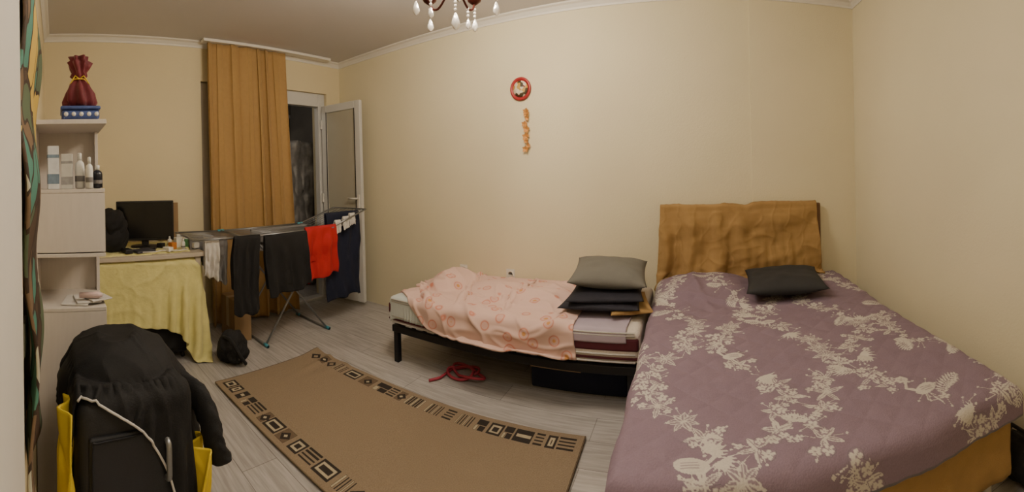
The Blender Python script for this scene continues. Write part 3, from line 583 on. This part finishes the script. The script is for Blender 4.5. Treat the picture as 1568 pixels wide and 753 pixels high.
# ---------------------------------------------------------------- rug
rl,rw_=2.03,.88;res2=.004;nu2,nv2=int(rl/res2),int(rw_/res2);Q=np.zeros((nv2,nu2),np.float32)
def rect(x0,y0,x1,y1,v): Q[max(0,int(y0/res2)):max(0,int(y1/res2)),max(0,int(x0/res2)):max(0,int(x1/res2))]=v
def diamond(cx,cy,r,v):
    Yg,Xg=np.mgrid[0:nv2,0:nu2]*res2;Q[(abs(Xg-cx)+abs(Yg-cy))<r]=v
rg=random.Random(9)
for yb in (.035,rw_-.035-.095):
    x=.04
    while x<rl-.06:
        w=rg.choice((.05,.06,.08,.10,.12));t=rg.randint(0,7);h=.095;w=min(w,rl-.04-x)
        if t==0: rect(x,yb,x+w,yb+h,.5);rect(x+.012,yb+.015,x+w-.012,yb+h-.015,1);rect(x+.024,yb+.03,x+w-.024,yb+h-.03,.5)
        elif t==1:
            for i in range(int(w/.016)): rect(x+i*.016,yb,x+i*.016+.009,yb+h,.5 if i%3 else 1)
        elif t==2: rect(x,yb,x+w,yb+h,.75);diamond(x+w/2,yb+h/2,.036,.5);diamond(x+w/2,yb+h/2,.014,1)
        elif t==3:
            for i in range(4):
                rect(x,yb+i*.025,x+w,yb+i*.025+.014,.5)
        elif t==4:
            rect(x,yb,x+w,yb+h,.5)
            for i in range(3):
                for j in range(int(w/.026)): rect(x+.006+j*.026,yb+.01+i*.03,x+.02+j*.026,yb+.026+i*.03,1)
        elif t==5: diamond(x+w/2,yb+h/2,.045,.5);diamond(x+w/2,yb+h/2,.02,0)
        elif t==6: rect(x,yb,x+w,yb+h*.48,.5);rect(x+w*.4,yb+h*.55,x+w,yb+h,.5);rect(x,yb+h*.55,x+w*.3,yb+h,1)
        else: rect(x,yb,x+w,yb+h,.5);rect(x+.01,yb+.035,x+w-.01,yb+.06,1)
        x+=w+rg.choice((.010,.016,.028))
for (a0,a1,b0,b1) in ((0,.008,0,rw_),(rl-.008,rl,0,rw_)): rect(a0,b0,a1,b1,.75)
Ug,Vg=np.meshgrid(np.linspace(0,rl,nu2),np.linspace(0,rw_,nv2))
zr=.012+fbm(Ug,Vg,5,77)*.0025+.018*np.exp(-(Ug/.06)**2-((Vg)/.1)**2)+.012*np.exp(-((Ug-.16-.15*Vg)/.03)**2)*np.exp(-(Vg/.35)**2)+.008*np.exp(-((Ug-.34+.1*Vg)/.04)**2)*np.exp(-(Vg/.3)**2)
c,s=math.cos(.032),math.sin(.032)
Xr=1.04+Ug*c+Vg*s;Yr=-1.19+Ug*s-Vg*c
M_rug=attrmat('tan_rug',[(0,(164,145,121)),(.3,(164,145,121)),(.42,(52,45,42)),(.56,(52,45,42)),(.75,(124,104,84)),(1,(204,192,164))],.95,.9,200,.45)
sheet('rug',np.stack([Xr,Yr,zr],-1),M_rug,None,.010,attr=Q)
# ---------------------------------------------------------------- near suitcase with jackets
s2=suitcase('suitcase',.38,.26,.66,M_case,5);s2.location=(2.20,-2.87,0);s2.rotation_euler=(0,0,.12)
tube('side_handle',smoothpath([(.142,.10,.40),(.166,.10,.41),(.168,.10,.46),(.166,.10,.51),(.142,.10,.52)],14),.010,M_metal,s2)
ny,nx=64,50;A,B=np.meshgrid(np.linspace(0,1,nx),np.linspace(0,1,ny))
# front hem: stops at the suitcase edge on the left, hangs lower on the right
fx=np.interp(B,[0,.15,.30,.45,.60,.72,.85,1],[.36,.42,.45,.49,.56,.64,.62,.50])
X=1.90+A*fx;Y=-3.17+B*.76
ec,er=np.array([2.12,-2.87,.62]),np.array([.19,.23,.155])
q2=((X-ec[0])/er[0])**2+((Y-ec[1])/er[1])**2
topz=np.maximum(ec[2]+er[2]*np.sqrt(np.clip(1-q2,0,1)),.675)
inside=(X>2.03)&(X<2.31)&(Y>-3.04)&(Y<-2.70)
wrk=.014*(1-np.clip(np.abs(fbm(X,Y,13,51,2))*1.7,0,1))**2+.010*fbm(X,Y,9,52)
dout=np.maximum(0,X-2.33)*1.2+np.maximum(0,Y+2.69)*1.1+np.maximum(0,2.02-X)*.9
G=np.stack([X-.6*np.maximum(0,X-2.34),Y-.35*np.maximum(0,Y+2.68),topz+.012+wrk-dout],-1)
cs=[cbox((2.07,-3.06,.0),(2.340,-2.68,.668),.04,.12),cell(ec,er-.012),cell((2.05,-2.70,.48),(.18,.12,.17)),cplane(1,-W,1),cplane(2,.01,1)]
Pc=sim(G,(.86/(ny-1),.56/(nx-1)),cs,40,10,.006,pin=inside,fr=1.,bend=.05)
jk=empty('winter_jacket');Gj=up(Pc,200,150);Gj2=crease(Gj,.007,9,71,1,(1.4,.8));sheet('body',Gj2,M_jack,jk,.008)
ed=Gj2[30:165,-1];tube('piping',[tuple(p+np.array([.006,0,.0])) for p in ed[::4]],.004,M_wcloth,jk)
sp=smoothpath([(2.12,-2.66,.60),(2.20,-2.60,.565),(2.26,-2.575,.50),(2.29,-2.57,.44),(2.30,-2.55,.385)],36)
tube('sleeve',sp,np.interp(np.linspace(0,1,36),[0,.3,.8,1],[.04,.048,.044,.050]),M_jack,jk,32,wr=.05,flat=.6)
yj=empty('yellow_jacket')
A,B=np.meshgrid(np.linspace(0,1,40),np.linspace(0,1,70))
sheet('left_panel',crease(np.stack([2.24+A*.13+.02*np.sin(B*7),-3.085+.02*np.sin(A*8+B*3),.64-B*.62],-1),.012,12,5,-1,(2,.5)),M_yel,yj,.006)
sheet('right_panel',crease(np.stack([2.20+A*.14+.02*np.sin(B*5),-2.62+.03*np.sin(A*9+B*4)-.02*B,.44-B*.42],-1),.012,12,6,1,(2,.5)),M_yel,yj,.006)
bg=empty('tote_bag');lump('body',(4.87,-1.93,.09),(.07,.14,.10),M_black,bg,15);tube('strap',[(4.87,-2.0,.16),(4.86,-1.97,.22),(4.86,-1.89,.22),(4.87,-1.86,.16)],.008,M_black,bg)
# ---------------------------------------------------------------- chandelier
ch=empty('chandelier');cx,cy=2.54,-1.41
M_br=mat('bronze_red',(84,40,34),.35,.7);M_bulb=mat('frosted_bulb',(255,235,205),.3,emit=6)
lathe('canopy',[(.001,H-.001),(.06,H-.001),(.055,H-.02),(.015,H-.035)],(cx,cy,0),M_br,ch);tube('stem',[(cx,cy,H-.03),(cx,cy,2.22)],.008,M_br,ch)
lathe('hub',[(.005,2.36),(.03,2.34),(.02,2.30),(.035,2.26),(.04,2.23),(.02,2.20),(.006,2.18)],(cx,cy,0),M_br,ch)
def drop(x,y,z,s=1.):
    tube('wire',[(x,y,z+.06*s),(x,y,z)],.0012,M_br,ch,5)
    for k in range(3): lathe('bead',[(.001,.009),(.0075,.004),(.0075,-.004),(.001,-.009)],(x,y,z+.012+.018*k),M_cry,ch,8)
    lathe('crystal',[(.001,0),(.007*s,-.01*s),(.015*s,-.032*s),(.016*s,-.042*s),(.010*s,-.055*s),(.001,-.062*s)],(x,y,z),M_cry,ch,8)
for i in range(5):
    a=i*2*math.pi/5+.35;dx,dy=math.cos(a),math.sin(a)
    tube('arm',smoothpath([(cx+dx*r_,cy+dy*r_,z) for r_,z in ((.02,2.25),(.07,2.19),(.13,2.15),(.18,2.16),(.205,2.20))],16),.006,M_br,ch)
    lathe('cup',[(.008,2.19),(.035,2.21),(.04,2.225),(.03,2.225)],(cx+dx*.205,cy+dy*.205,0),M_br,ch,20)
    lathe('bulb',[(.012,2.225),(.014,2.25),(.024,2.29),(.018,2.33),(.001,2.36)],(cx+dx*.205,cy+dy*.205,0),M_bulb,ch,16)
    drop(cx+dx*.205,cy+dy*.205,2.12,1.1)
    if i%2: drop(cx+dx*.13,cy+dy*.13,2.10,.9)
    ld=bpy.data.lights.new('bulb_light','POINT');ld.energy=15;ld.color=(1,.85,.65);ld.shadow_soft_size=.06
    lo=link(bpy.data.objects.new('bulb_light',ld),ch);lo.location=(cx+dx*.205,cy+dy*.205,2.40)
drop(cx,cy,2.09,1.4)
ld=bpy.data.lights.new('ceiling_fill_light','AREA');ld.shape='DISK';ld.size=.5;ld.energy=12;ld.color=(1,.90,.76)  # added fill disk near the camera to soften the room light, no fixture
lo=link(bpy.data.objects.new('ceiling_fill_light',ld));lo.location=(3.5,-2.6,2.55)
w=bpy.data.worlds.new('world');S.world=w;w.use_nodes=True;w.node_tree.nodes['Background'].inputs[0].default_value=(.02,.025,.035,1);w.node_tree.nodes['Background'].inputs[1].default_value=.5
# ---------------------------------------------------------------- camera (cylindrical phone panorama)
cam=bpy.data.cameras.new('camera');co=link(bpy.data.objects.new('camera',cam));S.camera=co
yaw,pitch,roll=-.4383,-.0029,.0278;f=615.08;g=1.0446;cyy=265.63
F=Vector((math.sin(yaw),math.cos(yaw),0));Rr=Vector((math.cos(yaw),-math.sin(yaw),0));Uu=Vector((0,0,1))
F,Uu=F*math.cos(pitch)+Uu*math.sin(pitch),Uu*math.cos(pitch)-F*math.sin(pitch)
Rr,Uu=Rr*math.cos(roll)-Uu*math.sin(roll),Uu*math.cos(roll)+Rr*math.sin(roll)
Mx=Matrix((Rr,Uu,-F)).transposed().to_4x4();Mx.translation=Vector((3.6153,-3.0941,1.3195));co.matrix_world=Mx
cam.type='PANO';cam.panorama_type='CENTRAL_CYLINDRICAL';cam.clip_start=.01
cam.central_cylindrical_radius=1.0
cam.central_cylindrical_range_u_min=-784/f;cam.central_cylindrical_range_u_max=784/f
cam.central_cylindrical_range_v_max=cyy/(f*g);cam.central_cylindrical_range_v_min=-(753-cyy)/(f*g)
